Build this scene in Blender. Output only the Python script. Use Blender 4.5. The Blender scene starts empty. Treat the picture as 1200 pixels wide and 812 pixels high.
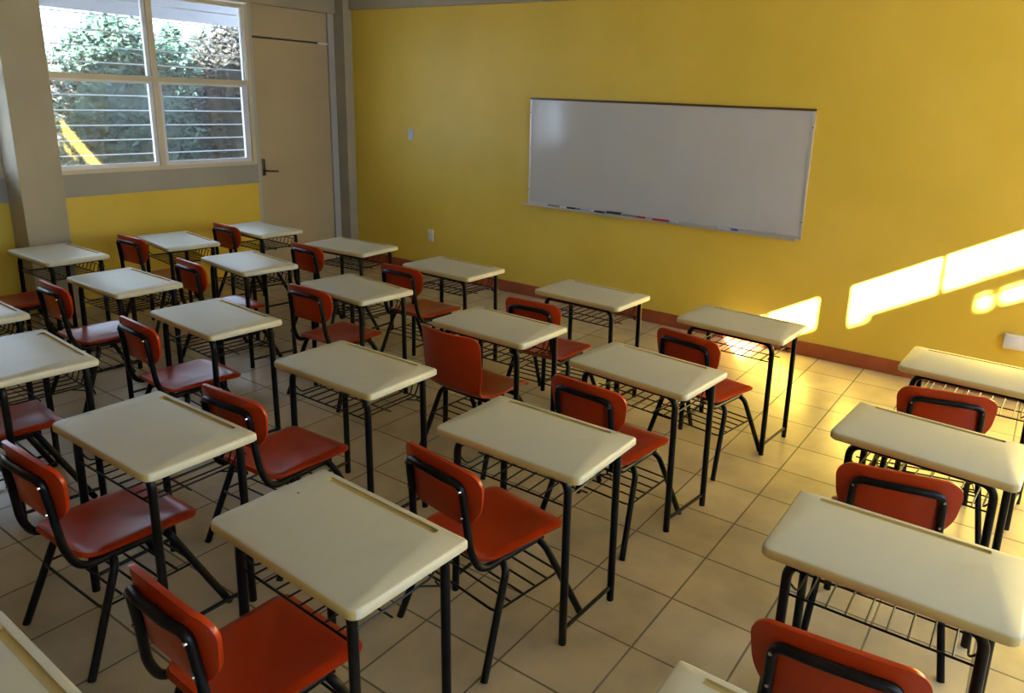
import bpy, bmesh, math, random
from mathutils import Vector, Matrix
random.seed(7)
scene = bpy.context.scene
COL = scene.collection
PI = math.pi

# ------------------------------------------------------------------ materials
def new_mat(name):
    m = bpy.data.materials.new(name); m.use_nodes = True
    nt = m.node_tree; b = nt.nodes['Principled BSDF']
    return m, nt, b
def plain(name, col, rough=.5, metal=0, spec=.5, coat=0):
    m, nt, b = new_mat(name)
    b.inputs['Base Color'].default_value = (*col, 1); b.inputs['Roughness'].default_value = rough
    b.inputs['Metallic'].default_value = metal; b.inputs['Specular IOR Level'].default_value = spec
    b.inputs['Coat Weight'].default_value = coat
    return m
def mottled(name, c1, c2, scale=3, rough=(.5, .6), bump=0, bscale=60, detail=4, spec=.5, coords='Object', r0=.35, r1=.65):
    m, nt, b = new_mat(name); N = nt.nodes; L = nt.links
    tc = N.new('ShaderNodeTexCoord'); n = N.new('ShaderNodeTexNoise')
    n.inputs['Scale'].default_value = scale; n.inputs['Detail'].default_value = detail
    L.new(tc.outputs[coords], n.inputs['Vector'])
    r = N.new('ShaderNodeValToRGB'); r.color_ramp.elements[0].color = (*c1, 1); r.color_ramp.elements[1].color = (*c2, 1)
    r.color_ramp.elements[0].position = r0; r.color_ramp.elements[1].position = r1
    L.new(n.outputs['Fac'], r.inputs['Fac']); L.new(r.outputs['Color'], b.inputs['Base Color'])
    mr = N.new('ShaderNodeMapRange'); mr.inputs['To Min'].default_value = rough[0]; mr.inputs['To Max'].default_value = rough[1]
    L.new(n.outputs['Fac'], mr.inputs['Value']); L.new(mr.outputs['Result'], b.inputs['Roughness'])
    b.inputs['Specular IOR Level'].default_value = spec
    if bump:
        n2 = N.new('ShaderNodeTexNoise'); n2.inputs['Scale'].default_value = bscale; n2.inputs['Detail'].default_value = 3
        L.new(tc.outputs[coords], n2.inputs['Vector'])
        bp = N.new('ShaderNodeBump'); bp.inputs['Strength'].default_value = bump; bp.inputs['Distance'].default_value = .003
        L.new(n2.outputs['Fac'], bp.inputs['Height']); L.new(bp.outputs['Normal'], b.inputs['Normal'])
    return m

M = {}
M['yellow'] = mottled('yellow_wall_paint', (.72, .500, .055), (.78, .545, .075), 1.3, (.42, .5), .25, 9, spec=.35)
M['concrete'] = mottled('grey_cream_paint', (.36, .31, .215), (.41, .355, .25), 2, (.5, .6), .15, 30)
M['sill'] = mottled('grey_sill_paint', (.32, .30, .25), (.37, .345, .29), 2, (.5, .6), .15, 30)
M['ceiling'] = mottled('ceiling_paint', (.36, .34, .30), (.40, .38, .34), 2, (.7, .8))
M['door'] = mottled('beige_door_paint', (.46, .355, .205), (.50, .39, .235), 1.5, (.35, .45))
M['doorframe'] = plain('door_frame_paint', (.46, .44, .40), .4)
M['base'] = mottled('terracotta_baseboard', (.30, .060, .018), (.38, .085, .025), 5, (.3, .4), spec=.5)
M['alu'] = plain('cream_painted_frame', (.60, .52, .38), .4)
M['alu_white'] = plain('white_painted_sash', (.70, .71, .78), .35)
M['steel'] = plain('brushed_steel', (.45, .44, .42), .35, .9)
M['black'] = plain('black_enamel_tube', (.004, .004, .0045), .33, 0, .2)
M['wire'] = plain('black_enamel_wire', (.006, .006, .007), .4, 0, .25)
M['top'] = mottled('cream_desk_laminate', (.50, .46, .325), (.575, .535, .395), 5, (.36, .46), .06, 180, detail=6, spec=.5, r0=.28, r1=.5)
M['lip'] = plain('yellowed_desk_edge', (.56, .42, .15), .4)  # yellower than the top; used on the user's edge and in the groove
M['orange'] = mottled('orange_red_plastic', (.34, .023, .002), (.41, .031, .003), 3, (.28, .28), 0, spec=.4)
M['screw'] = plain('steel_rivet', (.7, .7, .7), .25, 1)
M['board'] = mottled('whiteboard_enamel', (.51, .49, .46), (.55, .53, .50), 1.2, (.09, .14), spec=.55)
M['boardframe'] = plain('board_frame_aluminium', (.62, .58, .54), .35, .5)
M['brown'] = plain('brown_board_rail', (.10, .045, .015), .4)
M['white_plastic'] = plain('white_plastic', (.68, .66, .68), .4)
M['dark_slot'] = plain('dark_slot', (.04, .04, .05), .5)
M['soil'] = mottled('outside_ground', (.16, .15, .13), (.26, .24, .21), 3, (.8, .9))
M['leafg'] = mottled('pale_green_leaves', (.012, .032, .022), (.05, .085, .065), 6, (.7, .8), spec=.1)
M['leafd'] = mottled('dark_leaves', (.008, .010, .009), (.035, .032, .030), 7, (.7, .8), spec=.1)
M['bark'] = plain('bark', (.08, .055, .04), .9)
M['eave'] = plain('eave_paint', (.50, .50, .56), .7)
M['outwall'] = plain('neighbour_wall', (.72, .70, .66), .8)
def glass():
    m, nt, b = new_mat('window_glass'); N = nt.nodes; L = nt.links
    N.remove(b)
    t = N.new('ShaderNodeBsdfTransparent'); t.inputs[0].default_value = (.93, .96, .97, 1)
    g = N.new('ShaderNodeBsdfGlossy'); g.inputs['Roughness'].default_value = .03; g.inputs[0].default_value = (.9, .9, .9, 1)
    d = N.new('ShaderNodeBsdfDiffuse'); d.inputs[0].default_value = (.75, .8, .9, 1)
    lw = N.new('ShaderNodeLayerWeight'); lw.inputs[0].default_value = .5
    pw = N.new('ShaderNodeMath'); pw.operation = 'POWER'; pw.inputs[1].default_value = 5; L.new(lw.outputs['Facing'], pw.inputs[0])
    f = N.new('ShaderNodeMath'); f.operation = 'MULTIPLY_ADD'; f.inputs[1].default_value = .9; f.inputs[2].default_value = .06; L.new(pw.outputs[0], f.inputs[0])
    mx = N.new('ShaderNodeMixShader'); mx2 = N.new('ShaderNodeMixShader'); mx2.inputs[0].default_value = .07
    L.new(f.outputs[0], mx.inputs[0]); L.new(t.outputs[0], mx.inputs[1]); L.new(g.outputs[0], mx.inputs[2])
    L.new(mx.outputs[0], mx2.inputs[1]); L.new(d.outputs[0], mx2.inputs[2])
    L.new(mx2.outputs[0], N['Material Output'].inputs[0]); return m
M['glass'] = glass()
def floor_mat():
    m, nt, b = new_mat('beige_floor_tiles'); N = nt.nodes; L = nt.links
    tc = N.new('ShaderNodeTexCoord'); mp = N.new('ShaderNodeMapping')
    mp.inputs['Location'].default_value = (-4.924 + 20 * .3195, .94 + 40 * .3105, 0)
    L.new(tc.outputs['Object'], mp.inputs['Vector'])
    br = N.new('ShaderNodeTexBrick'); br.offset = 0; br.squash = 1
    br.inputs['Scale'].default_value = 1; br.inputs['Brick Width'].default_value = .3195; br.inputs['Row Height'].default_value = .3105
    br.inputs['Mortar Size'].default_value = .0042; br.inputs['Mortar Smooth'].default_value = .2; br.inputs['Bias'].default_value = 0
    br.inputs['Color1'].default_value = (.47, .385, .25, 1); br.inputs['Color2'].default_value = (.55, .46, .315, 1)
    br.inputs['Mortar'].default_value = (.17, .14, .10, 1)
    L.new(mp.outputs[0], br.inputs['Vector'])
    n = N.new('ShaderNodeTexNoise'); n.inputs['Scale'].default_value = 4.5; n.inputs['Detail'].default_value = 6
    L.new(tc.outputs['Object'], n.inputs['Vector'])
    r = N.new('ShaderNodeValToRGB'); r.color_ramp.elements[0].position = .3; r.color_ramp.elements[0].color = (.74, .72, .68, 1)
    r.color_ramp.elements[1].position = .7; r.color_ramp.elements[1].color = (1.08, 1.05, 1.0, 1)
    L.new(n.outputs['Fac'], r.inputs['Fac'])
    mx = N.new('ShaderNodeMix'); mx.data_type = 'RGBA'; mx.blend_type = 'MULTIPLY'; mx.inputs[0].default_value = 1
    L.new(br.outputs['Color'], mx.inputs[6]); L.new(r.outputs[0], mx.inputs[7]); L.new(mx.outputs[2], b.inputs['Base Color'])
    mr = N.new('ShaderNodeMapRange'); mr.inputs['To Min'].default_value = .30; mr.inputs['To Max'].default_value = .8
    L.new(br.outputs['Fac'], mr.inputs['Value']); L.new(mr.outputs[0], b.inputs['Roughness'])
    bp = N.new('ShaderNodeBump'); bp.invert = True; bp.inputs['Strength'].default_value = .5; bp.inputs['Distance'].default_value = .002
    L.new(br.outputs['Fac'], bp.inputs['Height']); L.new(bp.outputs[0], b.inputs['Normal'])
    return m
M['floor'] = floor_mat()

# ------------------------------------------------------------------ mesh helpers
def link_mesh(name, bm, mats, parent=None, smooth=True, loc=(0, 0, 0)):
    bmesh.ops.recalc_face_normals(bm, faces=bm.faces[:])
    me = bpy.data.meshes.new(name); bm.to_mesh(me); bm.free()
    for m in (mats if isinstance(mats, (list, tuple)) else [mats]): me.materials.append(m)
    if smooth:
        me.shade_smooth()
        try: me.set_sharp_from_angle(angle=math.radians(42))
        except Exception: pass
    o = bpy.data.objects.new(name, me); COL.objects.link(o); o.location = loc
    if parent: o.parent = parent
    return o
def box(bm, a, b, mi=0, bev=0):
    vs = [bm.verts.new((x, y, z)) for x in (a[0], b[0]) for y in (a[1], b[1]) for z in (a[2], b[2])]
    fs = [(0, 1, 3, 2), (4, 6, 7, 5), (0, 4, 5, 1), (2, 3, 7, 6), (0, 2, 6, 4), (1, 5, 7, 3)]
    F = [bm.faces.new([vs[i] for i in f]) for f in fs]
    for f in F: f.material_index = mi
    if bev:
        es = list({e for f in F for e in f.edges})
        r = bmesh.ops.bevel(bm, geom=es, offset=bev, segments=2, affect='EDGES', profile=.5)
        for f in r['faces']: f.material_index = mi
def fillet(pts, r, n=5):
    pts = [Vector(p) for p in pts]; out = [pts[0]]
    for i in range(1, len(pts) - 1):
        p, a, b = pts[i], pts[i - 1], pts[i + 1]
        rr = r[i - 1] if isinstance(r, (list, tuple)) else r
        da = (a - p); db = (b - p); la, lb = da.length, db.length
        k = min(rr, la * .48, lb * .48)
        if k < 1e-5: out.append(p); continue
        s, e = p + da * (k / la), p + db * (k / lb)
        for j in range(n + 1):
            t = j / n; out.append(s * (1 - t) ** 2 + p * 2 * t * (1 - t) + e * t * t)
    out.append(pts[-1]); return out
def tube(bm, pts, r, seg=10, fr=0, n=5, cap=True, mi=0):
    P = fillet(pts, fr, n) if fr else [Vector(p) for p in pts]
    T = []
    for i in range(len(P)):
        a = P[max(i - 1, 0)]; b = P[min(i + 1, len(P) - 1)]; T.append((b - a).normalized())
    up = Vector((0, 0, 1)) if abs(T[0].z) < .9 else Vector((0, 1, 0))
    nrm = (up - T[0] * up.dot(T[0])).normalized(); rings = []
    for i, p in enumerate(P):
        nrm = (nrm - T[i] * nrm.dot(T[i])).normalized(); bi = T[i].cross(nrm)
        rings.append([bm.verts.new(p + (nrm * math.cos(2 * PI * k / seg) + bi * math.sin(2 * PI * k / seg)) * r) for k in range(seg)])
    for i in range(len(rings) - 1):
        for k in range(seg):
            f = bm.faces.new((rings[i][k], rings[i][(k + 1) % seg], rings[i + 1][(k + 1) % seg], rings[i + 1][k])); f.material_index = mi
    if cap:
        for q in (rings[0], rings[-1]): bm.faces.new(q).material_index = mi
def rrect(x0, y0, x1, y1, rs, n=6):
    """outline, corners order: (x0,y0),(x1,y0),(x1,y1),(x0,y1)"""
    c = [((x0, y0), PI, rs[0]), ((x1, y0), 1.5 * PI, rs[1]), ((x1, y1), 0, rs[2]), ((x0, y1), .5 * PI, rs[3])]
    out = []
    for (cx, cy), a0, r in c:
        sx = 1 if cx == x0 else -1; sy = 1 if cy == y0 else -1
        ox, oy = cx + sx * r, cy + sy * r
        for k in range(n + 1):
            a = a0 + .5 * PI * k / n; out.append((ox + r * math.cos(a), oy + r * math.sin(a)))
    return out
def loop(bm, pts, z): return [bm.verts.new((x, y, z)) for x, y in pts]
def bridge(bm, a, b, mi=0):
    F = []
    for i in range(len(a)):
        f = bm.faces.new((a[i], a[(i + 1) % len(a)], b[(i + 1) % len(a)], b[i])); f.material_index = mi; F.append(f)
    return F
def plate(bm, outline, fun, t, rings=7):
    """smooth moulded sheet: outline in (u,v), fun(u,v)->(point, normal), thickness t with a rounded edge"""
    cu = sum(p[0] for p in outline) / len(outline); cv = sum(p[1] for p in outline) / len(outline)
    S = [0] + [(k / rings) ** .8 for k in range(1, rings)] + [1.0]
    def ring(s, side):
        out = []
        for u, v in outline:
            p, n = fun(cu + (u - cu) * s, cv + (v - cv) * s); out.append(bm.verts.new(p + n * side * t / 2))
        return out
    prev = None
    p, n = fun(cu, cv); ct = bm.verts.new(p + n * t / 2); cb = bm.verts.new(p - n * t / 2)
    sides = []
    for side, c in ((1, ct), (-1, cb)):
        prev = None
        for s in S[1:]:
            r = ring(s, side)
            if prev is None:
                for i in range(len(r)): bm.faces.new((c, r[i], r[(i + 1) % len(r)]))
            else: bridge(bm, prev, r)
            prev = r
        sides.append(prev)
    mid = ring(1 + .012, 0)
    bridge(bm, sides[0], mid); bridge(bm, mid, sides[1])

def props(o, label=None, cat=None, group=None, kind=None):
    if label: o['label'] = label
    if cat: o['category'] = cat
    if group: o['group'] = group
    if kind: o['kind'] = kind
    return o
def empty(name, loc=(0, 0, 0), rz=0):
    o = bpy.data.objects.new(name, None); COL.objects.link(o); o.location = loc; o.rotation_euler = (0, 0, rz)
    o.empty_display_size = .1; return o
def copy_tree(o, parent=None):
    c = o.copy(); COL.objects.link(c)
    if parent: c.parent = parent
    for ch in [x for x in bpy.data.objects if x.parent == o]: copy_tree(ch, c)
    return c

# ------------------------------------------------------------------ room shell
LX, RX, BY, TOPZ = -.15, 8.5, -7.75, 2.95
T = .15
bm = bmesh.new(); box(bm, (LX - T, BY - T, -.1), (RX + T, T, 0)); props(link_mesh('floor', bm, M['floor'], smooth=False), kind='structure')
bm = bmesh.new(); box(bm, (LX - T, BY - T, TOPZ), (RX + T, T, TOPZ + .12)); props(link_mesh('ceiling', bm, M['ceiling'], smooth=False), kind='structure')
bm = bmesh.new(); box(bm, (LX - T, 0, 0), (RX + T, T, TOPZ)); props(link_mesh('wall_front', bm, M['yellow'], smooth=False), kind='structure')
bm = bmesh.new(); box(bm, (LX - T, BY - T, 0), (RX + T, BY, TOPZ)); props(link_mesh('wall_back', bm, M['concrete'], smooth=False), kind='structure')
bm = bmesh.new(); box(bm, (0.0, -.035, 2.535), (RX, 0, TOPZ), bev=.004)
props(link_mesh('trim_1', bm, M['concrete'], smooth=False), 'grey concrete beam above the yellow whiteboard wall', kind='structure')
bm = bmesh.new(); box(bm, (0, -.014, 0), (RX, 0, .105), bev=.003)
props(link_mesh('baseboard_front', bm, M['base'], smooth=False), kind='structure')

SZ, HZ = 1.058, 2.47                     # sill and head of the windows
def side_wall(name, x0, x1, wins, doors, inner):
    """wall slab between x0 and x1; wins/doors: list of (ya,yb); inner: x of the room face"""
    bm = bmesh.new(); ys = sorted([(a, b, 'w') for a, b in wins] + [(a, b, 'd') for a, b in doors])
    cur = BY
    def solid(a, b):
        if b - a > 1e-4:
            box(bm, (x0, a, 0), (x1, b, .885), 0); box(bm, (x0, a, .885), (x1, b, HZ + .02), 1)
    for a, b, k in ys:
        solid(cur, a)
        if k == 'w':
            box(bm, (x0, a, 0), (x1, b, .885), 0)
            s = .012 if inner == x1 else -.012
            box(bm, (x0 + min(s, 0), a, .885), (x1 + max(s, 0), b, SZ), 1)
        cur = b
    solid(cur, 0)
    box(bm, (x0, BY, HZ + .02), (x1, 0, TOPZ), 2)
    xo = x0 - .01 if inner == x1 else x1            # plain render on the outside face
    cur = BY
    for a, b, k in ys + [(0, 0, 'e')]:
        if a - cur > 1e-4: box(bm, (xo, cur, 0), (xo + .01, a, HZ + .02), 1)
        if k == 'w': box(bm, (xo, a, 0), (xo + .01, b, SZ), 1)
        cur = b
    return props(link_mesh(name, bm, [M['yellow'], M['sill'], M['concrete']], smooth=False), kind='structure')
WL = [(-2.82, -1.06), (-4.30, -3.10)]
side_wall('wall_left', LX - T, LX, WL, [(-1.06, -.105)], LX)
WR = [(-1.25, -.12), (-3.24, -1.50), (-5.32, -3.50), (-6.70, -5.55)]  # first one is an unseen window added to brighten the front right
side_wall('wall_right', RX, RX + .06, WR, [], RX)
# columns
def column(n, a, b, label):
    bm = bmesh.new(); box(bm, a, b, bev=.006)
    props(link_mesh('trim_%d' % n, bm, M['concrete'], smooth=False), label, kind='structure')
column(2, (LX, -3.10, 0), (.09, -2.82, TOPZ), 'grey concrete column beside the window')
column(3, (LX, -.105, 0), (.0, 0, TOPZ), 'narrow grey column in the corner beside the door')
column(4, (LX, -5.92, 0), (.09, -5.64, TOPZ), 'grey concrete column further back along the window wall')
bm = bmesh.new(); box(bm, (LX, -2.82, 2.49), (LX + .03, -.105, TOPZ), bev=.004)
props(link_mesh('trim_5', bm, M['concrete'], smooth=False), 'grey beam above window and door', kind='structure')

def window(n, X, ya, yb, out):
    """out = -1: outside lies towards -x"""
    root = empty('window_%d' % n, (X, (ya + yb) / 2, SZ)); props(root, kind='structure')
    w = (yb - ya) / 2; H = HZ - SZ; h1 = .715; mz = (h1 + .02)
    def o(bm, name, mat): 
        ob = link_mesh(name, bm, mat, root, smooth=False); return ob
    def X2(a, b): return (min(out * a, out * b), max(out * a, out * b))
    thin = out > 0
    a, b = X2(.0, .03 if thin else .06); e = .012 if thin else .035; q = .006 if thin else .022
    bm = bmesh.new()
    box(bm, (a, -w, 0), (b, w, .03)); box(bm, (a, -w, H - e), (b, w, H)); box(bm, (a, -w, .03), (b, -w + e, H - e)); box(bm, (a, w - e, .03), (b, w, H - e))
    box(bm, (a, -w + e, h1), (b, w - e, h1 + .042)); box(bm, (a, -q, .03), (b, q, h1)); box(bm, (a, -q, h1 + .042), (b, q, H - e))
    o(bm, 'frame', M['alu'])
    a, b = X2(.022, .05)
    for s in (() if thin else (-1, 1)):
        y0, y1 = (-w + .035, -.022) if s < 0 else (.022, w - .035)
        bm = bmesh.new()
        box(bm, (a, y0, .03), (b, y1, .065)); box(bm, (a, y0, h1 - .02), (b, y1, h1))
        box(bm, (a, y0, .065), (b, y0 + .035, h1 - .02)); box(bm, (a, y1 - (.055 if s > 0 else .03), .065), (b, y1, h1 - .02))
        o(bm, 'sash', M['alu_white'])
        bm = bmesh.new()
        box(bm, (a, y1 - .03, h1 + .042), (b, y1 - .012 if s > 0 else y1, H - .035)) if s > 0 else box(bm, (a, y1 - .03, h1 + .042), (b, y1, H - .035))
        o(bm, 'sash', M['alu_white'])
    if n == 1:
        bm = bmesh.new(); box(bm, (.0, -w + .055 , .84), (.02, -w + .075, .93), bev=.003); o(bm, 'latch', M['black'])
    c = out * .036
    bm = bmesh.new()
    for y0, y1 in ((-w + .01, -.003), (.003, w - .01)):
        box(bm, (c - .002, y0, .03), (c + .002, y1, h1 + .01)); box(bm, (c - .002, y0, h1 + .03), (c + .002, y1, H - .03))
    o(bm, 'pane', M['glass'])
    bm = bmesh.new(); g = out * .11
    for k in range(5): 
        z = .13 + .1165 * k; tube(bm, [(g, -w, z), (g, w, z)], .005, 6)
    for k in range(5):
        z = .845 + .118 * k; tube(bm, [(g, -w, z), (g, w, z)], .005, 6)
    o(bm, 'security_bars', M['alu_white'])
    return root
for i, (a, b) in enumerate(WL): window(i + 1, LX, a, b, -1)
for i, (a, b) in enumerate(WR): window(i + 3, RX, a, b, 1)

# door
dr = empty('door_1', (LX, -.60, 0)); props(dr, kind='structure')
bm = bmesh.new(); box(bm, (-.055, -.42, .01), (-.012, .415, 2.195), bev=.002); link_mesh('door_leaf', bm, M['door'], dr, smooth=False)
bm = bmesh.new(); box(bm, (-.055, -.42, 2.212), (-.010, .415, 2.488), bev=.002); link_mesh('transom_panel', bm, M['door'], dr, smooth=False)
bm = bmesh.new(); box(bm, (-.10, -.459, 0), (-.0, -.428, 2.49)); box(bm, (-.10, .423, 0), (.002, .496, 2.49)); box(bm, (-.09, -.43, 2.196), (-.06, .425, 2.212))
link_mesh('frame', bm, M['doorframe'], dr, smooth=False)
bm = bmesh.new(); box(bm, (-.05, -.425, .0), (-.045, .42, 2.49)); link_mesh('shadow_gap_backing', bm, M['dark_slot'], dr, smooth=False)
bm = bmesh.new(); box(bm, (-.012, -.405, .945), (-.004, -.370, 1.105), bev=.003)
tube(bm, [(-.004, -.388, .995), (.045, -.388, .995), (.045, -.27, .985)], .009, 8, .012); link_mesh('door_handle', bm, plain('dark_handle_metal', (.06, .05, .05), .35, .7), dr)
bm = bmesh.new(); box(bm, (-.012, .30, 2.19), (-.002, .42, 2.212), bev=.002); link_mesh('closer_bracket', bm, M['white_plastic'], dr, smooth=False)

# ------------------------------------------------------------------ whiteboard and wall fittings
wb = empty('whiteboard', (3.48, 0, .86)); props(wb, 'wide glossy whiteboard with thin metal frame hung on the yellow wall', 'whiteboard')
bm = bmesh.new(); box(bm, (-1.20, -.022, .006), (1.20, -.004, .895)); link_mesh('writing_surface', bm, M['board'], wb, smooth=False)
bm = bmesh.new()
box(bm, (-1.215, -.028, 0), (-1.198, -.002, .90), bev=.002); box(bm, (1.198, -.028, 0), (1.215, -.002, .90), bev=.002); box(bm, (-1.215, -.028, -.004), (1.215, -.002, .014), bev=.002)
for x in (-1.207, 1.207):
    for z in (.12, .78): tube(bm, [(x, -.026, z), (x, -.031, z)], .005, 8, mi=1)
link_mesh('side_frame', bm, [M['boardframe'], M['dark_slot']], wb, smooth=False)
bm = bmesh.new(); box(bm, (-1.215, -.030, .888), (1.215, -.002, .905), bev=.002); link_mesh('top_rail', bm, M['brown'], wb, smooth=False)
bm = bmesh.new(); box(bm, (-1.24, -.075, -.012), (1.19, -.004, -.004)); box(bm, (-1.24, -.078, -.012), (1.19, -.074, .003)); link_mesh('pen_tray', bm, M['boardframe'], wb, smooth=False)
def marker(x0, x1, body, cap, label, flip=False, r=.009):
    root = empty('marker_pen', ((x0 + x1) / 2, -.050, .856 + r + .001)); h = (x1 - x0) / 2; s = -1 if flip else 1
    bm = bmesh.new(); tube(bm, [(-h * s, 0, 0), (h * .35 * s, 0, 0)], r, 12); link_mesh('barrel', bm, body, root)
    bm = bmesh.new(); tube(bm, [(h * .35 * s, 0, 0), (h * .95 * s, 0, 0), (h * s, 0, 0)], r * 1.12, 12); link_mesh('cap', bm, cap, root)
    props(root, label, 'marker'); return root
mb = plain('marker_black', (.01, .01, .012), .3); mn = plain('marker_navy', (.012, .015, .06), .3); mrd = plain('marker_red', (.45, .02, .02), .3)
mw = plain('marker_white', (.75, .72, .72), .35); mg = plain('marker_grey', (.22, .24, .24), .4); mbl = plain('marker_blue', (.12, .14, .40), .3)
marker(2.50, 2.69, mg, mw, 'grey marker lying furthest left on the whiteboard pen tray')
marker(2.70, 2.83, mb, mg, 'short black marker near the left end of the pen tray')
marker(2.93, 3.07, mn, mw, 'navy marker between two black ones on the pen tray', True)
marker(3.24, 3.45, mg, mrd, 'grey marker with a dark red cap at mid pen tray')
marker(3.52, 3.74, mrd, mw, 'red marker with white cap on the pen tray')
marker(4.08, 4.23, mw, mbl, 'white and blue marker towards the right end of pen tray')
er = empty('board_eraser', (3.16, -.048, .857)); props(er, 'black board eraser on the whiteboard pen tray', 'eraser')
bm = bmesh.new(); box(bm, (-.065, -.02, .012), (.065, .02, .026), bev=.004); link_mesh('grip', bm, mb, er)
bm = bmesh.new(); box(bm, (-.063, -.019, 0), (.063, .019, .012)); link_mesh('felt_pad', bm, mg, er, smooth=False)

def plate_fitting(name, x, z, w, h, label, kind):
    root = empty(name, (x, 0, z)); props(root, label, kind)
    bm = bmesh.new(); box(bm, (-w / 2, -.010, -h / 2), (w / 2, -.0005, h / 2), bev=.003); link_mesh('cover_plate', bm, M['white_plastic'], root)
    bm = bmesh.new()
    if name == 'light_switch': box(bm, (-w * .22, -.015, -h * .22), (w * .22, -.009, h * .22), bev=.002)
    else:
        for dz in (-.022, .022): box(bm, (-w * .2, -.0125, dz - .012), (w * .2, -.009, dz + .012), bev=.002)
    link_mesh('rocker' if name == 'light_switch' else 'socket', bm, M['alu_white'], root)
plate_fitting('light_switch', .807, 1.372, .066, .115, 'small white light switch high on the yellow wall', 'light switch')
plate_fitting('power_outlet', 1.062, .402, .07, .115, 'white power outlet low on the yellow wall left of whiteboard', 'power outlet')
ob = empty('surface_outlet_box', (6.10, 0, .39)); props(ob, 'boxy white surface outlet low at the right end of yellow wall', 'outlet box')
bm = bmesh.new(); box(bm, (-.055, -.05, -.045), (.075, -.0005, .045), bev=.004); link_mesh('housing', bm, M['white_plastic'], ob)
bm = bmesh.new(); box(bm, (-.025, -.0525, -.025), (.045, -.049, .025), bev=.002); link_mesh('socket', bm, M['alu_white'], ob)

# ------------------------------------------------------------------ school desk
DH, DW, DD = .6517, .60, .371
def make_desk():
    root = empty('school_desk')
    t = .030; z1 = DH; z0 = DH - t; w, d = DW / 2, DD / 2
    def outline(ins):
        o = rrect(-w + ins, -d + ins, w - ins, d - ins, (.026, .026, .008, .008), 5)
        res = []
        for x, y in o:                     # the user's edge swells a little, the side edges taper forward
            k = max(0, 1 - ((y + d) / .08)) if y < -d + .08 else 0
            res.append((x, y - .008 * k * (1 - (x / w) ** 2)))
        return res
    bm = bmesh.new()
    L = [loop(bm, outline(.004), z0), loop(bm, outline(0), z0 + .005), loop(bm, outline(0), z1 - .008), loop(bm, outline(.0025), z1 - .0025), loop(bm, outline(.008), z1)]
    for i in range(4):
        for f in bridge(bm, L[i], L[i + 1]):
            if i in (0, 1, 2) and f.calc_center_median().y < -d + .012: f.material_index = 1
    bm.faces.new(L[0])
    g = rrect(-.235, .146, .212, .166, (.006,) * 4, 3)
    G0 = loop(bm, g, z1); G1 = loop(bm, g, z1 - .007); bridge(bm, G0, G1, 1); bm.faces.new(G1).material_index = 1  # groove takes the darker edge colour to paint in its shade
    edges = []
    for lp in (L[4], G0):
        for i in range(len(lp)): edges.append(bm.edges.get((lp[i], lp[(i + 1) % len(lp)])))
    bmesh.ops.triangle_fill(bm, edges=edges, use_beauty=True)
    top = link_mesh('tabletop', bm, [M['top'], M['lip']], root)
    R = .0136
    for s in (-1, 1):
        bm = bmesh.new(); tube(bm, [(s * .12, -.138, z0 - R), (s * .232, -.138, z0 - R), (s * .238, -.141, 0)], R, 12, .075, 8); link_mesh('leg', bm, M['black'], root)
    for s in (-1, 1):
        bm = bmesh.new(); tube(bm, [(s * .18, .150, z0 - R), (s * .248, .150, z0 - R), (s * .252, .152, 0)], R, 12, .02, 5); link_mesh('leg', bm, M['black'], root)
    bm = bmesh.new()
    tube(bm, [(-.13, -.138, z0 - R), (.13, -.138, z0 - R)], R, 12); tube(bm, [(-.19, .150, z0 - R), (.19, .150, z0 - R)], R, 12)
    for s in (-1, 1): tube(bm, [(s * .215, -.138, z0 - R), (s * .225, .150, z0 - R)], .009, 8)
    link_mesh('top_frame', bm, M['black'], root)
    for s in (-1, 1):
        bm = bmesh.new(); tube(bm, [(s * .239, -.141, .055), (s * .251, .152, .055)], .0075, 8); link_mesh('foot_rail', bm, M['black'], root)
    bm = bmesh.new(); zb = .512
    tube(bm, [(-.236, -.141, zb), (.236, -.141, zb)], .0036, 6)
    tube(bm, [(-.235, -.02, zb - .004), (.235, -.02, zb - .004)], .003, 6)
    tube(bm, [(-.25, .152, zb), (.25, .152, zb)], .0036, 6)
    tube(bm, [(-.25, .168, zb + .055), (.25, .168, zb + .055)], .003, 6)
    for s in (-1, 1):
        tube(bm, [(s * .237, -.141, zb + .05), (s * .205, -.12, zb), (s * .20, .15, zb), (s * .21, .168, zb + .06)], .0032, 6, .02, 3)
    for k in range(8):
        x = -.175 + .05 * k; tube(bm, [(x, -.141, zb), (x, .150, zb), (x, .168, zb + .058)], .0030, 5, .012, 2)
    link_mesh('book_basket', bm, M['wire'], root)
    bm = bmesh.new(); hx = .20; hy = .165
    pts = [(hx + .0, .10, zb), (hx + .03, hy - .02, zb - .01), (hx + .02, hy, zb - .03), (hx + .0, hy - .01, zb - .012), (hx + .03, hy + .005, zb - .005), (hx + .045, hy + .01, zb - .028), (hx + .028, hy + .012, zb - .034)]
    tube(bm, pts, .003, 6, .012, 3); link_mesh('bag_hook', bm, M['wire'], root)
    return root

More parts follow.
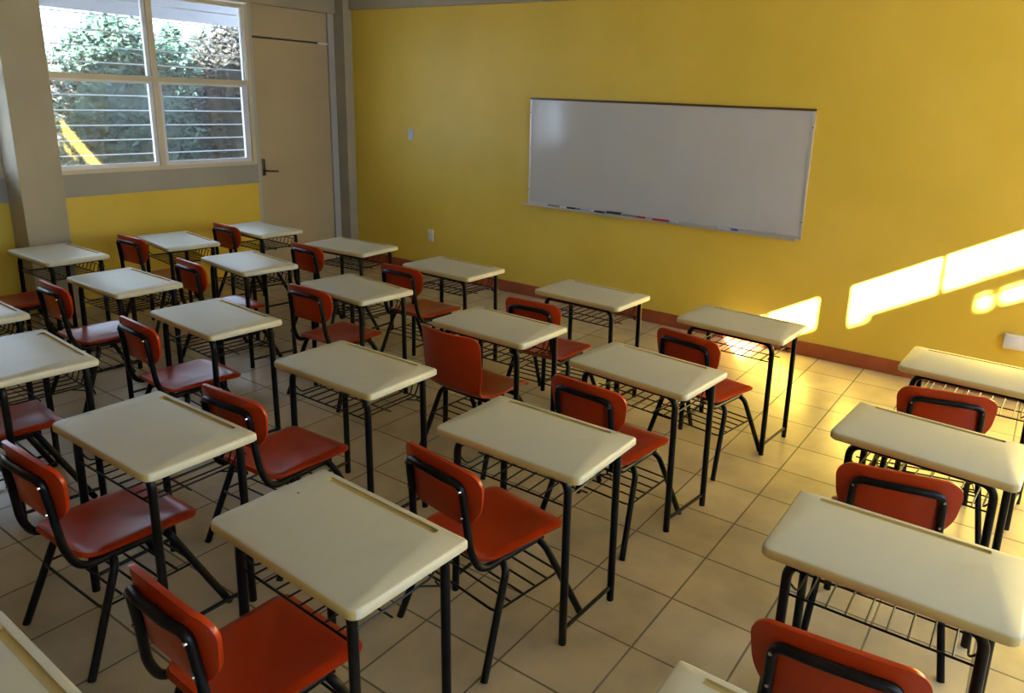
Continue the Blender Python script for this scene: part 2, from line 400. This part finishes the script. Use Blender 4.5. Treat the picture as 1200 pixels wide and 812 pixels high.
# ------------------------------------------------------------------ chairs
def legs(root, R=.0125, zt=.342):
    for s in (-1, 1):
        bm = bmesh.new(); tube(bm, [(s * .08, -.10, zt), (s * .178, -.10, zt), (s * .217, .063, 0)], R, 12, .075, 8); link_mesh('leg', bm, M['black'], root)
    for s in (-1, 1):
        bm = bmesh.new(); tube(bm, [(s * .08, -.265, zt), (s * .178, -.265, zt), (s * .217, -.396, 0)], R, 12, .075, 8); link_mesh('leg', bm, M['black'], root)
    bm = bmesh.new(); tube(bm, [(-.09, -.10, zt), (.09, -.10, zt)], R, 12); tube(bm, [(-.09, -.265, zt), (.09, -.265, zt)], R, 12)
    for s in (-1, 1): tube(bm, [(s * .07, -.27, zt), (s * .07, -.095, zt)], .009, 8)
    link_mesh('seat_frame', bm, M['black'], root)
    bm = bmesh.new(); zr = .205
    def on_leg(y0, y1, s, z): k = 1 - z / zt; return (s * (.178 + .039 * k), y0 + (y1 - y0) * k, z)
    f = [on_leg(-.10, .063, s, zr) for s in (-1, 1)]; b = [on_leg(-.265, -.396, s, zr) for s in (-1, 1)]
    tube(bm, [f[0], (b[0][0], b[0][1] - .012, zr), (b[1][0], b[1][1] - .012, zr), f[1], f[0]], .0042, 6, .025, 3)
    for k in range(1, 5):
        y = f[0][1] + (b[0][1] - f[0][1]) * k / 5; tube(bm, [(-.194, y, zr), (.194, y, zr)], .0038, 6)
    link_mesh('book_rack', bm, M['wire'], root)
def grad(fun, u, v, e=1e-3):
    p = fun(u, v); a = fun(u + e, v) - p; b = fun(u, v + e) - p
    return p, a.cross(b).normalized()
def make_chair():
    root = empty('student_chair')
    def seat(u, v):
        z = .369 - .008 * (1 - min(1, (u / .16) ** 2)) * math.sin(PI * min(1, max(0, -v / .36))) - .014 * max(0, (v + .035) / .05) ** 2 - .008 * max(0, (abs(u) - .145) / .027) ** 2
        z += .030 * max(0, (-v - .31) / .07) ** 2 + .004 * (abs(u) / .17) ** 3
        return Vector((u, v, z))
    def outl():
        o = rrect(-.176, -.365, .176, .006, (.075, .075, .030, .030), 8)
        return [(x * (1 - .10 * max(0, -y / .365) ** 1.5), y + .006 * (1 - (x / .172) ** 2)) for x, y in o]
    bm = bmesh.new(); plate(bm, outl(), lambda u, v: grad(seat, u, v), .015, 11); link_mesh('seat', bm, M['orange'], root)
    def back(u, v):      # u across, v height
        y = -.405 + .030 * (abs(u) / .17) ** 2.2 - .22 * (v - .60)*.5
        return Vector((u, y, v))
    o = rrect(-.187, .508, .187, .690, (.080, .080, .056, .056), 10)
    o = [(x * (1 - .12 * (.690 - z) / .182), z + .010 * (1 - (x / .187) ** 2) * (1 if z > .6 else -.6)) for x, z in o]
    bm = bmesh.new(); plate(bm, o, lambda u, v: grad(back, u, v), .014, 9); link_mesh('backrest', bm, M['orange'], root)
    R = .0123
    bm = bmesh.new(); off = -.0185
    def bk(u, v): p = back(u, v); return (p.x, p.y + off, p.z)
    pts = [(-.150, -.08, .343), (-.150, -.355, .343), (-.142, -.388, .42), bk(-.132, .52), bk(-.128, .652), bk(-.06, .658), bk(.06, .658), bk(.128, .652), bk(.132, .52), (.142, -.388, .42), (.150, -.355, .343), (.150, -.08, .343)]
    tube(bm, pts, R, 12, [.05, .03, .02, .038, .01, .01, .038, .02, .03, .05], 6)
    bf = link_mesh('back_frame', bm, M['black'], root)
    bm = bmesh.new()
    for s in (-1, 1):
        for v in (.545, .635):
            p = Vector(bk(s * .130, v)); tube(bm, [p + Vector((0, -.008, 0)), p + Vector((0, -.0155, 0))], .0045, 8)
    link_mesh('rivet', bm, M['screw'], bf)
    legs(root); return root
def make_shell_chair():
    root = empty('shell_chair')
    # one-piece shell: profile curve of seat running up into the back
    prof = fillet([(.0, .345), (-.03, .372), (-.30, .362), (-.385, .40), (-.440, .70)], [.03, .05, .10, .12], 8)
    Ls = [0]
    for i in range(1, len(prof)): pass
    P = [Vector((0, a[0], a[1])) for a in prof] if len(prof[0]) == 2 else prof
    acc = [0]
    for i in range(1, len(P)): acc.append(acc[-1] + (P[i] - P[i - 1]).length)
    tot = acc[-1]
    def at(s):
        s = min(max(s, 0), tot - 1e-6)
        for i in range(1, len(acc)):
            if acc[i] >= s: k = (s - acc[i - 1]) / (acc[i] - acc[i - 1] + 1e-9); return P[i - 1].lerp(P[i], k)
    def fun(u, v):
        p = at(v); e = abs(u) / .18; w = max(0, (v - tot * .52) / (tot * .48))
        return Vector((u, p.y + .045 * w ** .5 * e ** 2.5 if w > 0 else p.y, p.z + .012 * e ** 3 * (1 - w)))
    o = rrect(-.185, 0, .185, tot, (.035, .035, .055, .055), 8)
    dense = []
    for i in range(len(o)):
        a, b = Vector(o[i]), Vector(o[(i + 1) % len(o)]); n = max(1, int((b - a).length / .02))
        for k in range(n): dense.append(tuple(a.lerp(b, k / n)))
    o = dense
    o = [(x * (1 - .10 * math.exp(-((v - tot * .52) / .07) ** 2)), v) for x, v in o]
    bm = bmesh.new(); 
    # rows instead of rings, so that the bend stays smooth
    nu, nv = 18, 44; rows = []
    def halfw(v):
        w = .185 * (1 - .10 * math.exp(-((v - tot * .52) / .08) ** 2)); r0, r1 = .035, .055
        if v < r0: w -= r0 - math.sqrt(max(0, r0 * r0 - (r0 - v) ** 2))
        if v > tot - r1: w -= r1 - math.sqrt(max(0, r1 * r1 - (v - tot + r1) ** 2))
        return w
    vs = [tot * (.5 - .5 * math.cos(PI * j / nv)) for j in range(nv + 1)]
    top, bot = [], []
    for v in vs:
        w = halfw(v); a, b = [], []
        for i in range(nu + 1):
            u = w * (2 * i / nu - 1)
            vv = min(max(v, 1e-4), tot - 2e-3); p, n = grad(fun, u, vv)
            a.append(bm.verts.new(p + n * .006)); b.append(bm.verts.new(p - n * .006))
        top.append(a); bot.append(b)
    for j in range(nv):
        for i in range(nu):
            bm.faces.new((top[j][i], top[j][i + 1], top[j + 1][i + 1], top[j + 1][i])); bm.faces.new((bot[j][i], bot[j + 1][i], bot[j + 1][i + 1], bot[j][i + 1]))
    for j in range(nv):
        for i in (0, nu): bm.faces.new((top[j][i], top[j + 1][i], bot[j + 1][i], bot[j][i]))
    for j in (0, nv):
        for i in range(nu): bm.faces.new((top[j][i], top[j][i + 1], bot[j][i + 1], bot[j][i]))
    link_mesh('shell', bm, M['orange'], root)
    legs(root, .0125, .335); return root

desk0 = make_desk(); chair0 = make_chair(); shell0 = make_shell_chair()
ORD = ['first', 'second', 'third', 'fourth', 'fifth', 'sixth']
ROW = ['row nearest whiteboard', 'second row from whiteboard', 'third row from whiteboard']
SPOT = {}
for r, ks in enumerate((('3', '7', '11', '15', '19', '24'), ('2', '6', '10', '14', '18', '23'), ('1', '5', '9', '13', '17', '22'))):
    for c, k in enumerate(ks):
        SPOT[k] = '%s from window wall, %s' % (ORD[c], ROW[r])
SPOT['3'] = 'beside the door, row nearest whiteboard'
SPOT['4'] = None
DESKS = {'1': [0.7041, -3.1675, 0.0056], '2': [0.7978, -2.4056, -0.144], '3': [0.8045, -1.7122, -0.0303], '5': [1.7414, -3.2561, -0.0109], '6': [1.7951, -2.4874, -0.1173],
 '7': [1.8472, -1.6764, 0.0864], '8': [2.6716, -4.1366, -0.0634], '9': [2.7584, -3.3209, -0.0555], '10': [2.8222, -2.475, -0.0751], '11': [2.879, -1.6895, -0.0146],
 '14': [3.9213, -2.5019, -0.0204], '15': [3.9485, -1.6451, -0.0327], '18': [4.8016, -2.5641, -0.0827], '19': [4.8789, -1.6202, -0.0446], '13': [3.8284, -3.354, 0.0022],
 '17': [4.8094, -3.4071, -0.0004], '12': [3.7863, -4.1759, 0.008], '16': [4.7443, -4.2059, -0.0351], '22': [5.9758, -3.4068, 0.0051], '23': [5.9447, -2.5774, -0.0698],
 '24': [6.0029, -1.6388, -0.0415], '4': [1.787, -4.05, -.02], '20': [4.71, -5.03, -.02], '21': [5.98, -4.277, 0.0]}
DLAB = {'4': 'cream school desk at left photo edge, only one corner of it in view',
 '8': 'bluish-lit pale school desk at left edge with a dark dot at its pencil groove',
 '12': 'cream school desk in the fourth row, in front of the chair at bottom left',
 '16': 'large cream school desk in the bottom centre of the fourth row, right of its twin',
 '20': 'cream school desk cut off by the bottom left corner of the photo',
 '21': 'cream school desk cut off by the bottom photo edge, right of centre',
 '22': 'cream school desk at the right edge, third row, nearest of the right-hand column',
 '23': 'cream school desk in the right-hand column, middle of three',
 '24': 'cream school desk at the right edge close to the whiteboard wall and outlet box',
 '19': 'cream school desk standing alone before the sunlit patch left on the yellow wall',
 '1': 'bluish-lit school desk directly in front of the grey column'}
CHAIRS = {'17': (4.786, -3.412, -8.0), '18': (4.79, -2.61, -4.0), '19': (4.866, -1.765, -9.4), '12': (3.761, -4.14, 0.7), '13': (3.785, -3.513, 2.3), '15': (3.867, -1.777, 2.7),
 '11': (2.759, -1.671, 1.0), '22': (5.913, -3.512, 5.8), '23': (5.834, -2.624, 11.8), '24': (5.858, -1.771, 12.5), '16': (4.696, -4.232, -1.6), '9': (2.745, -3.293, -3.6),
 '10': (2.768, -2.386, 1.2), '5': (1.745, -3.232, -2.0), '6': (1.751, -2.459, -4.5), '7': (1.804, -1.642, -1.9), '2': (0.686, -2.303, 2.0), '3': (0.701, -1.566, -1.0),
 '1': (0.70, -3.20, 0), '8': (2.67, -4.07, -3), '14': (3.925, -2.46, -2)}
CLAB = {'12': 'orange chair with black tube back at bottom left, tucked under the fourth-row desk',
 '16': 'nearest orange chair at the bottom edge, back seen edge-on, under the bottom centre desk',
 '8': 'orange chair cut off by the left edge, seat only showing beside the fourth-row desk corner',
 '22': 'nearest orange chair in the right-hand column, cut off by the bottom edge',
 '1': 'orange chair at the left photo edge pushed under the desk by the column',
 '14': 'one-piece orange shell chair with a smooth back and no tube, in the second row'}
first = True
for k, (x, y, t) in DESKS.items():
    d = desk0 if first else copy_tree(desk0); first = False
    d.location = (x, y, 0); d.rotation_euler.z = t
    if k in ('16', '8'):
        bm = bmesh.new(); qx, qy = {'16': (-.231, .047), '8': (-.215, .138)}[k]; rr = {'16': .0035, '8': .007}[k]
        tube(bm, [(qx, qy, DH - .0005), (qx, qy, DH + .0006)], rr, 10); link_mesh('ink_spot', bm, M['dark_slot'], d)
    props(d, DLAB.get(k) or 'cream school desk, ' + SPOT[k], 'school desk', 'school desks in rows facing the whiteboard')
# the fittings of the near desks
first = True
for k, (x, y, a) in CHAIRS.items():
    if k == '14': c = shell0
    else:
        c = chair0 if first else copy_tree(chair0); first = False
    c.location = (x, y, 0); c.rotation_euler.z = math.radians(a)
    g = 'orange tube-backed chairs at the school desks' if k != '14' else None
    props(c, CLAB.get(k) or 'orange tube-backed chair, ' + SPOT[k], 'chair', g)

# ------------------------------------------------------------------ outside, seen through the left window
bm = bmesh.new(); box(bm, (-30, -25, -.35), (LX - T - .01, 25, -.12)); box(bm, (RX + T + .01, -40, -.35), (30, 25, -.12))
props(link_mesh('ground', bm, M['soil'], smooth=False), 'bare ground outside the classroom windows', 'ground', kind='structure')
bm = bmesh.new(); box(bm, (-1.45, BY - 1, 2.56), (LX - T, 1, 2.70)); box(bm, (-1.47, BY - 1, 2.37), (-1.40, 1, 2.72))
props(link_mesh('roof_eave', bm, M['eave'], smooth=False), 'pale roof overhang above the window outside', 'roof', kind='structure')
def shrub(name, cen, rad, n, mat, leaf, label, seed, trunk):
    rnd = random.Random(seed); root = empty(name, (cen[0], cen[1], -.12)); props(root, label, 'shrub')
    bm = bmesh.new()
    blobs = []
    for k in range(90):
        a = rnd.uniform(0, 2 * PI); h = rnd.uniform(-.95, .95); q = math.sqrt(1 - h * h) * rnd.uniform(.55, .95)
        blobs.append((Vector((rad[0] * q * math.cos(a), rad[1] * q * math.sin(a), cen[2] + .12 + rad[2] * h)), rnd.uniform(.16, .34)))
    for k in range(n):
        c, r = rnd.choice(blobs)
        v = Vector((rnd.gauss(0, 1), rnd.gauss(0, 1), rnd.gauss(0, 1))).normalized() * r * rnd.uniform(.6, 1.05)
        p = c + v
        if p.z < .02: continue
        a = Vector((rnd.gauss(0, 1), rnd.gauss(0, 1), rnd.gauss(0, .6))).normalized(); b = a.cross(Vector((rnd.gauss(0, 1), rnd.gauss(0, 1), rnd.gauss(0, 1)))).normalized()
        l = leaf * rnd.uniform(.6, 1.3)
        bm.faces.new([bm.verts.new(p - a * l), bm.verts.new(p + b * l * .45), bm.verts.new(p + a * l), bm.verts.new(p - b * l * .45)])
    core = bmesh.ops.create_icosphere(bm, subdivisions=4, radius=1)
    for v in core['verts']:
        q = .74 + .10 * math.sin(7 * v.co.x + 3 * v.co.z) * math.sin(6 * v.co.y + 1) + rnd.uniform(-.05, .05)
        v.co = Vector((v.co.x * rad[0] * q, v.co.y * rad[1] * q, cen[2] + .12 + v.co.z * rad[2] * q))
    link_mesh('foliage', bm, mat, root, smooth=False)
    bm = bmesh.new()
    for k in range(trunk):
        a = rnd.uniform(0, 2 * PI); tube(bm, [(rnd.uniform(-.15, .15), rnd.uniform(-.3, .3), 0), (.3 * math.cos(a) * rad[0], .4 * math.sin(a) * rad[1], cen[2] * .6), (.6 * math.cos(a) * rad[0], .7 * math.sin(a) * rad[1], cen[2] + rad[2] * .4)], .022, 6, .3, 4)
    link_mesh('stems', bm, M['bark'], root)
shrub('garden_shrub', (-2.95, -.80, 1.20), (.62, .68, 1.12), 17000, M['leafg'], .042, 'pale green shrub outside, filling the left panes of the window', 3, 5)
shrub('garden_shrub', (-2.95, .66, 1.22), (.60, .74, 1.20), 15000, M['leafd'], .040, 'dark brownish shrub outside, behind the right panes of the window', 5, 6)
shrub('garden_shrub', (-5.3, .1, 1.0), (.8, 1.2, 1.1), 9000, M['leafd'], .055, 'low dark shrub outside in the second row, left one', 8, 4)
shrub('garden_shrub', (-5.3, 2.7, 1.5), (.8, 1.3, 1.6), 11000, M['leafd'], .055, 'dark shrub outside in the second row, right one', 9, 4)
shrub('garden_shrub', (-8.2, 2.6, 1.3), (1.2, 2.6, 1.5), 12000, M['leafg'], .07, 'long green shrub furthest away outside the window', 10, 4)
# ------------------------------------------------------------------ unseen panels added on the sunny side to cut the sun streak to shape
K, SL = 1.53, .55                  # sun runs (-1, K, -SL)
NX = RX + 3.5; dy, dz = -K * 3.5, SL * 3.5
YE = -3.38 + dy
bm = bmesh.new()
box(bm, (NX, -30, -.3), (NX + .03, YE, 2.0 + dz))
box(bm, (NX, -30, 2.0 + dz), (NX + .03, -(RX - 5.20) * K + dy, 2.17 + dz))
box(bm, (NX, -30, 2.17 + dz), (NX + .03, -5.47 + dy, 2.235 + dz))
box(bm, (NX, -(RX - 5.20) * K + dy, 2.0 + dz), (NX + .03, -(RX - 5.84) * K + dy, 2.215 + dz))
box(bm, (NX, -(RX - 5.84) * K + dy, 2.10 + dz), (NX + .03, YE, 2.225 + dz))
box(bm, (NX, -(RX - 5.925) * K + dy, 1.99 + dz), (NX + .03, -(RX - 5.965) * K + dy, 2.11 + dz))
props(link_mesh('neighbour_wall', bm, M['outwall'], smooth=False), 'pale boundary wall across the yard outside the right-hand windows', 'wall', kind='structure')

# ------------------------------------------------------------------ light
sun = bpy.data.lights.new('sun', 'SUN'); so = bpy.data.objects.new('sun', sun); COL.objects.link(so)
so.rotation_mode = 'QUATERNION'; so.rotation_quaternion = Vector((-1, K, -SL)).to_track_quat('-Z', 'Y')
sun.energy = 85; sun.color = (1, .98, .95); sun.angle = math.radians(.35)
w = bpy.data.worlds.new('world'); scene.world = w; w.use_nodes = True
bg = w.node_tree.nodes['Background']; bg.inputs[0].default_value = (.62, .78, 1.0, 1); bg.inputs[1].default_value = 5.0

# ------------------------------------------------------------------ camera
cam = bpy.data.cameras.new('camera'); co = bpy.data.objects.new('camera', cam); COL.objects.link(co)
yaw, pitch, roll = 0.5796608812081326, 0.2599240737640264, 0.039538977756913514
cy, sy, cp, sp = math.cos(yaw), math.sin(yaw), math.cos(pitch), math.sin(pitch)
f = Vector((-sy * cp, cy * cp, -sp)); r = Vector((cy, sy, 0)); u = r.cross(f)
r2 = r * math.cos(roll) + u * math.sin(roll); u2 = -r * math.sin(roll) + u * math.cos(roll)
Mx = Matrix((r2, u2, -f)).transposed().to_4x4(); Mx.translation = Vector((6.167156, -5.326195, 1.769099))
co.matrix_world = Mx
cam.sensor_width = 36; cam.lens = 866.5312 / 1200 * 36; cam.shift_x = -62.042 / 1200; cam.shift_y = -60.147 / 1200
cam.clip_start = .05
scene.camera = co
scene.view_settings.view_transform = 'Standard'; scene.view_settings.look = 'None'; scene.view_settings.exposure = 1.18; scene.view_settings.gamma = 1
